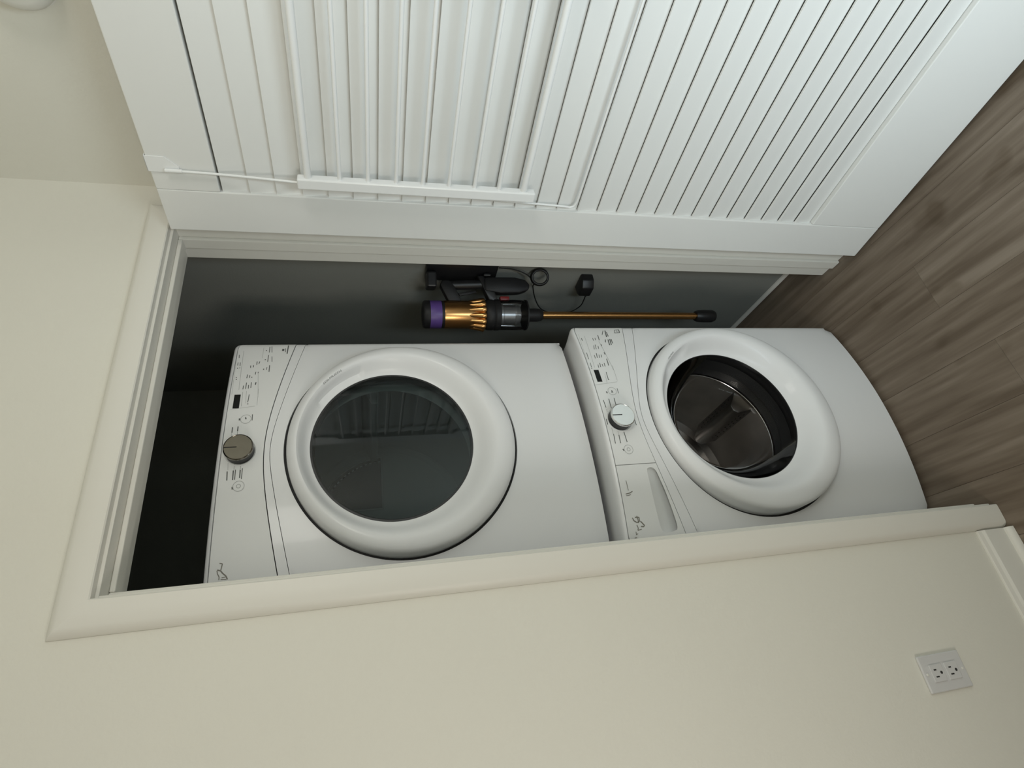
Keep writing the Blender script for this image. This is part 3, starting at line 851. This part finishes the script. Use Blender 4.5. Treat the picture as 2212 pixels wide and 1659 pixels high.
WL_ = [(-0.4,[0.6457,0.9488,0.5057,0.9571]),(-0.6,[0.6392,0.9317,0.5264,0.9379,0.5094,0.9386]),(1.6,[0.6292,0.9439,0.6175,0.9449]),(1.4,[0.5674,0.9468,0.5407,0.9477]),(1.2,[0.5277,0.9472,0.5096,0.9477]),(2.2,[0.5071,0.9486,0.5047,0.949]),(1.4,[0.629,0.9075,0.6178,0.9084]),(1.4,[0.6302,0.8997,0.619,0.9007]),(1.8,[0.6428,0.8862,0.6189,0.8888]),(1.4,[0.5973,0.9141,0.5808,0.9176]),(1.4,[0.6008,0.9085,0.5813,0.9111]),(1.4,[0.5947,0.9013,0.5829,0.9029]),(2,[0.6018,0.889,0.594,0.8898]),(1.4,[0.5569,0.9251,0.5441,0.9255]),(1.6,[0.5647,0.9164,0.5462,0.9186]),(1.5,[0.5589,0.9097,0.5461,0.9116]),(1.4,[0.5588,0.9031,0.5476,0.9041]),(2,[0.5677,0.8903,0.5591,0.8899]),(1.4,[0.5197,0.925,0.5086,0.926]),(1.6,[0.526,0.9178,0.5106,0.9192]),(1.4,[0.5216,0.9113,0.512,0.9112]),(1.5,[0.5257,0.9038,0.5124,0.9046]),(1.9,[0.5418,0.8906,0.5158,0.8923]),(1.4,[0.6636,0.8612,0.644,0.8709]),(2.6,[0.6636,0.8546,0.6337,0.8596]),(2,[0.657,0.8522,0.6362,0.8531]),(2.4,[0.6224,0.8589,0.5979,0.8619]),(2.4,[0.6248,0.8524,0.599,0.856]),(2,[0.6248,0.8478,0.605,0.8497]),(2,[0.6224,0.8677,0.6101,0.8715]),(-0.8,[0.6152,0.8918,0.4987,0.8823]),(1.4,[0.6656,0.8225,0.6682,0.8062]),(1.6,[0.6523,0.8265,0.6536,0.8084]),(1.4,[0.6656,0.822,0.6523,0.8256]),(2.2,[0.6682,0.8067,0.6536,0.8084]),(1.3,[0.6636,0.8147,0.6556,0.8158]),(-0.5,[0.5106,0.9553,0.4473,0.9555]),(-0.6,[0.4465,0.9558,0.4557,0.8842]),(-0.6,[0.5156,0.881,0.4601,0.8828]),(1.5,[0.4917,0.908,0.4631,0.9093]),(1,[0.4631,0.9093,0.4648,0.9064]),(-0.6,[0.4863,0.914,0.4531,0.9162]),(1.2,[0.4274,0.9103,0.4185,0.9121]),(1.4,[0.4269,0.91,0.4188,0.9085]),(2.6,[0.4237,0.9274,0.4177,0.9261]),(1.3,[0.4332,0.8919,0.4162,0.8924]),(1.6,[0.396,0.9444,0.3718,0.9429]),(-0.6,[0.3678,0.9427,0.3495,0.9426]),(1.6,[0.3994,0.9271,0.3672,0.9279]),(1.7,[0.4016,0.9106,0.3731,0.9112]),(1.8,[0.3655,0.8709,0.3575,0.8691]),(1.5,[0.3424,0.8695,0.3143,0.8681]),(1.8,[0.3371,0.9514,0.3201,0.9515]),(-0.7,[0.3153,0.9423,0.292,0.9428]),(1.6,[0.292,0.9416,0.2646,0.943]),(-0.6,[0.301,0.9276,0.29,0.9268]),(1.7,[0.2888,0.9271,0.2649,0.9278]),(1.6,[0.2989,0.9104,0.2668,0.9084]),(2.6,[0.2484,0.9256,0.2436,0.9236])]
TABS = [(1.2,[0.165,0.9364,0.1396,0.9353]),(1.6,[0.1313,0.9444,0.1321,0.9396,0.1333,0.9314,0.137,0.9246]),(1,[0.1271,0.944,0.1273,0.938,0.1291,0.9309])]
WLOGO = [(1.8,[0.0728,0.9379,0.0658,0.9354,0.0606,0.9272,0.0634,0.9201,0.0724,0.9196,0.0734,0.9312]),(2,[0.0632,0.9175,0.0523,0.9085,0.0497,0.911,0.0509,0.9186]),(1.4,[0.0551,0.9289,0.0471,0.9266,0.0423,0.9288,0.0441,0.918]),(1.2,[0.0394,0.9346,0.0322,0.9346,0.0346,0.9296]),(1.2,[0.0256,0.9404,0.0256,0.9339]),(1.8,[0.0763,0.9254,0.0682,0.9237,0.0592,0.9236])]

CUP = [(0.030, 0.8450), (0.034, 0.8235), (0.042, 0.8170), (0.080, 0.8225), (0.126, 0.8310), (0.165, 0.8400), (0.186, 0.8455), (0.1945, 0.8545), (0.194, 0.8655), (0.186, 0.8705), (0.150, 0.8705), (0.111, 0.8695), (0.060, 0.8660), (0.036, 0.8610)]


def origin(xr, yR, th): return (xr - MW * math.cos(th), yR - MW * math.sin(th))
ox, oy = origin(0.699, 0.207, 0.042)
washer = machine('washing_machine', 'white front-loading washer standing on the floor under the dryer', (ox, oy, 0.010), 0.042, 0.048, True)
ox, oy = origin(0.699, 0.292, 0.050)
dryer = machine('clothes_dryer', 'white dryer with grey glass door stacked on top of the washer', (ox, oy, 0.980), 0.050, 0.036, False)

# ------------------------------------------------------------------ cordless vacuum hanging on its dock
AX, AY = 0.838, 0.345
ev = Vector((XCR - AX, -0.068)).normalized()
VR = math.atan2(ev.y, ev.x)       # local +x points from the tube to the dock on the wall
vac = empty('cordless_vacuum', (AX, AY, 0.330), VR)
tag(vac, 'copper and purple cordless stick vacuum hanging on the closet wall', 'vacuum cleaner')
def vz(z): return z - 0.330
bm = bmesh.new(); lathe(bm, [(0.030, vz(1.411)), (0.042, vz(1.409)), (0.0455, vz(1.404)), (0.0455, vz(1.388))], 40)
obj('filter_cap', bm, M['greyplastic'], vac, smooth=35)
bm = bmesh.new(); lathe(bm, [(0.0452, vz(1.388)), (0.0456, vz(1.386)), (0.0456, vz(1.353)), (0.0452, vz(1.351))], 40)
obj('filter', bm, M['purple'], vac, smooth=35)
bm = bmesh.new(); lathe(bm, [(0.0446, vz(1.352)), (0.0446, vz(1.342))], 40)
obj('filter_collar', bm, M['greyplastic'], vac, smooth=35)
bm = bmesh.new(); lathe(bm, [(0.0455, vz(1.342)), (0.0460, vz(1.338)), (0.0462, vz(1.26)), (0.0440, vz(1.225)), (0.040, vz(1.203))], 48)
obj('motor_body', bm, M['gold'], vac, smooth=35)
c0 = None
for k in range(14):
    a = 2 * PI * k / 14
    if c0 is None:
        bm = bmesh.new()
        lathe(bm, [(0.0020, 0.072), (0.0060, 0.062), (0.0108, 0.008), (0.0122, 0.0), (0.0095, -0.005)], 14)
        bm.transform(Matrix.Translation((0.0455, 0, vz(1.212))) @ Matrix.Rotation(math.radians(-7), 4, 'Y'))
        c0 = obj('cyclone_cone', bm, M['gold'], vac, smooth=40); c = c0
    else:
        c = c0.copy(); COL.objects.link(c)
    c.rotation_euler = (0, 0, a)
bm = bmesh.new(); lathe(bm, [(0.046, vz(1.206)), (0.0510, vz(1.198)), (0.0520, vz(1.180)), (0.0500, vz(1.176)), (0.0525, vz(1.172)), (0.0525, vz(1.158)), (0.050, vz(1.156))], 48)
obj('bin_collar', bm, M['greyplastic'], vac, smooth=30)
bm = bmesh.new(); lathe(bm, [(0.0505, vz(1.156)), (0.0515, vz(1.10)), (0.0505, vz(1.070)), (0.0480, vz(1.064))], 48, caps=(False, True))
obj('dust_bin', bm, M['binclear'], vac, smooth=30)
bm = bmesh.new(); lathe(bm, [(0.036, vz(1.156)), (0.036, vz(1.145)), (0.031, vz(1.142)), (0.031, vz(1.105)), (0.034, vz(1.100)), (0.030, vz(1.085)), (0.012, vz(1.078))], 40)
obj('shroud', bm, M['silver'], vac, smooth=30)
bm = bmesh.new(); lathe(bm, [(0.0490, vz(1.0665)), (0.0520, vz(1.066)), (0.0520, vz(1.0615)), (0.0460, vz(1.060))], 48)
obj('bin_base', bm, M['greyplastic'], vac, smooth=30)
bm = bmesh.new(); lathe(bm, [(0.0225, vz(1.062)), (0.0225, vz(1.02)), (0.0205, vz(1.008)), (0.0165, vz(1.002))], 32)
obj('wand_connector', bm, M['greyplastic'], vac, smooth=35)
bm = bmesh.new(); lathe(bm, [(0.0125, vz(1.004)), (0.0125, vz(0.402))], 28)
obj('wand', bm, M['gold'], vac, smooth=35)
bm = bmesh.new(); lathe(bm, [(0.0175, vz(0.408)), (0.0215, vz(0.400)), (0.0230, vz(0.375)), (0.0230, vz(0.340)), (0.0195, vz(0.330)), (0.0150, vz(0.330))], 32)
obj('wand_cuff', bm, M['black'], vac, smooth=35)
# handle loop and battery, on the wall side
hd = empty('handle', (0, 0, 0)); hd.parent = vac
bm = bmesh.new(); prism(bm, [(0.043, -0.017, vz(1.283)), (0.043, -0.017, vz(1.326)), (0.096, -0.017, vz(1.352)), (0.112, -0.017, vz(1.345)), (0.112, -0.017, vz(1.322)), (0.092, -0.017, vz(1.304))], (0, 0.034, 0), 0.004)
obj('upper_arm', bm, M['greyplastic'], hd, smooth=35)
bm = bmesh.new(); tube(bm, smooth_path([(0.098, 0, vz(1.335)), (0.100, 0, vz(1.29)), (0.102, 0, vz(1.24)), (0.104, 0, vz(1.20))], 6), [0.0145 + 0.002 * math.sin(i / 18 * PI) for i in range(19)], 18)
obj('grip', bm, M['black'], hd, smooth=40)
bm = bmesh.new(); prism(bm, [(0.044, -0.017, vz(1.160)), (0.044, -0.017, vz(1.190)), (0.085, -0.017, vz(1.206)), (0.128, -0.017, vz(1.228)), (0.130, -0.017, vz(1.208)), (0.085, -0.017, vz(1.172))], (0, 0.034, 0), 0.004)
obj('lower_arm', bm, M['black'], hd, smooth=35)
bm = bmesh.new(); prism(bm, [(0.062, -0.004, vz(1.286)), (0.072, -0.004, vz(1.292)), (0.082, -0.004, vz(1.235)), (0.074, -0.004, vz(1.228))], (0, 0.008, 0), 0.002)
obj('trigger', bm, M['greyplastic'], hd, smooth=35)
bm = bmesh.new(); prism(bm, [(0.078, -0.023, vz(1.205)), (0.124, -0.023, vz(1.205)), (0.126, -0.023, vz(1.10)), (0.118, -0.023, vz(1.062)), (0.100, -0.023, vz(1.046)), (0.082, -0.023, vz(1.052)), (0.072, -0.023, vz(1.085)), (0.070, -0.023, vz(1.15))], (0, 0.046, 0), 0.008)
obj('battery', bm, M['greyplastic'], vac, smooth=40)
bm = bmesh.new(); box(bm, (0.048, -0.010, vz(1.118)), (0.062, 0.010, vz(1.150)), 0.003)
obj('release_catch', bm, M['red'], vac, smooth=35)

dk = empty('charging_dock', (AX, AY, 1.150), VR)
tag(dk, 'black wall dock holding the cordless vacuum in the closet', 'dock')
WD = (XCR - AX) / math.cos(VR)     # distance tube axis - wall along local x
# the plate is parallel to the wall: built in world axes under the dock's own frame
plate = empty('back_plate', (WD, 0, 0), -VR); plate.parent = dk
bm = bmesh.new(); box(bm, (-0.0215, -0.050, 0.006), (-0.0005, 0.050, 0.246), 0.006)
obj('plate_shell', bm, M['black'], plate, smooth=40)
newbox('dock_head', (0.086, -0.030, 0.214), (WD - 0.024, 0.030, 0.246), M['black'], dk, 0.006)
newbox('charge_plug', (0.128, -0.018, 0.030), (WD - 0.024, 0.018, 0.056), M['black'], dk, 0.004)

# cable and power adapter on the closet wall
cb = empty('charging_cable', (0.955, 0.283, 0.99))
tag(cb, 'black charging cable coiled in a loop below the vacuum dock', 'cable')
def L3(p): return (p[0] - 0.955, p[1] - 0.283, p[2] - 0.99)
nv = Vector((0.62, 0.78, -0.1)).normalized(); ua = nv.cross(Vector((0, 0, 1))).normalized(); ub = ua.cross(nv)
cc = Vector((0.955, 0.285, 1.006))
for j in range(3):
    bm = bmesh.new()
    pts = [L3(cc + nv * (0.0036 * (j - 1)) + ua * (0.0245 + 0.0012 * j) * math.cos(2 * PI * k / 40) + ub * (0.0275 + 0.001 * j) * math.sin(2 * PI * k / 40) + Vector((0, 0, 0.0))) for k in range(40)]
    tube(bm, pts, 0.0042, 8, closed=True)
    obj('coil_turn', bm, M['cable'], cb, smooth=50)
bm = bmesh.new()
tube(bm, smooth_path([L3(p) for p in [(0.972, 0.262, 1.152), (0.972, 0.268, 1.10), (0.964, 0.285, 1.05), (0.957, 0.318, 1.018), (0.955, 0.338, 1.017), (0.955, 0.406, 0.991), (0.957, 0.470, 0.952), (0.960, 0.500, 0.90), (0.960, 0.495, 0.83), (0.958, 0.455, 0.800), (0.950, 0.405, 0.803), (0.948, 0.3785, 0.807)]], 8), 0.0022, 8)
obj('cord', bm, M['cable'], cb, smooth=50)
ad = empty('power_adapter', (XCR, 0.333, 0.795))
tag(ad, 'black power adapter plugged into the closet wall beside the vacuum wand', 'power adapter')
bm = bmesh.new()
prism(bm, [(-0.0005, -0.036, 0.006), (-0.0005, 0.036, 0.006), (-0.0005, 0.036, 0.056), (-0.0005, -0.036, 0.056)], (-0.030, 0, 0))
prism(bm, [(-0.0305, -0.036, 0.006), (-0.0305, 0.036, 0.006), (-0.0305, 0.036, 0.056), (-0.0305, -0.036, 0.056)], (-0.001, 0, 0))
bm.free(); bm = bmesh.new()
prism(bm, [(-0.0005, -0.037, 0.004), (-0.028, -0.037, 0.004), (-0.052, -0.018, 0.004), (-0.052, 0.026, 0.004), (-0.030, 0.037, 0.004), (-0.0005, 0.037, 0.004)], (0, 0, 0.044), 0.004)
obj('adapter_body', bm, M['black'], ad, smooth=40)
bm = bmesh.new(); lathe(bm, [(0.0048, 0.0), (0.0036, 0.014)], 12, (-0.037, 0.030, 0.012), (0, 1, 0))
obj('strain_relief', bm, M['cable'], ad, smooth=40)

# ------------------------------------------------------------------ wall outlet and alarm
ot = empty('wall_outlet', (-0.334, YW, 0.330))
tag(ot, 'white double wall outlet low on the wall left of the closet', 'outlet')
bm = bmesh.new(); box(bm, (-0.035, -0.0062, 0.0), (0.035, -0.0002, 0.114), 0.0022)
obj('cover_plate', bm, M['outlet'], ot, smooth=18)
for zc in (0.0375, 0.0785):
    bm = bmesh.new(); box(bm, (-0.0165, -0.0086, zc - 0.0170), (0.0165, -0.0060, zc + 0.0170), 0.0016)
    fc = obj('receptacle', bm, M['outlet'], ot, smooth=18)
    newbox('slot', (-0.0078, -0.0089, zc + 0.0010), (-0.0052, -0.0085, zc + 0.0095), M['slot'], fc)
    newbox('slot', (0.0052, -0.0089, zc + 0.0020), (0.0078, -0.0085, zc + 0.0088), M['slot'], fc)
    bm = bmesh.new(); lathe(bm, [(0.0030, 0.0), (0.0030, 0.0006)], 14, (0.0, -0.0084, zc - 0.0085), (0, -1, 0))
    obj('ground_hole', bm, M['slot'], fc)
for zc in (0.0085, 0.1055):
    bm = bmesh.new(); lathe(bm, [(0.0030, 0.0), (0.0030, 0.0012), (0.0016, 0.0018)], 14, (0.0, -0.0060, zc), (0, -1, 0))
    obj('screw', bm, M['alarm'], ot, smooth=40)

al = empty('smoke_alarm', (XR, -0.478, 2.190))
tag(al, 'round off-white alarm high on the wall above the open door', 'alarm')
bm = bmesh.new(); lathe(bm, [(0.066, 0.0005), (0.068, 0.004), (0.066, 0.018), (0.058, 0.030), (0.045, 0.036), (0.0, 0.038)], 48, axis=(-1, 0, 0))
obj('alarm_housing', bm, M['alarm'], al, smooth=40)
bm = bmesh.new(); lathe(bm, [(0.070, 0.0002), (0.070, 0.006)], 48, axis=(-1, 0, 0))
obj('mounting_ring', bm, M['alarm'], al, smooth=40)
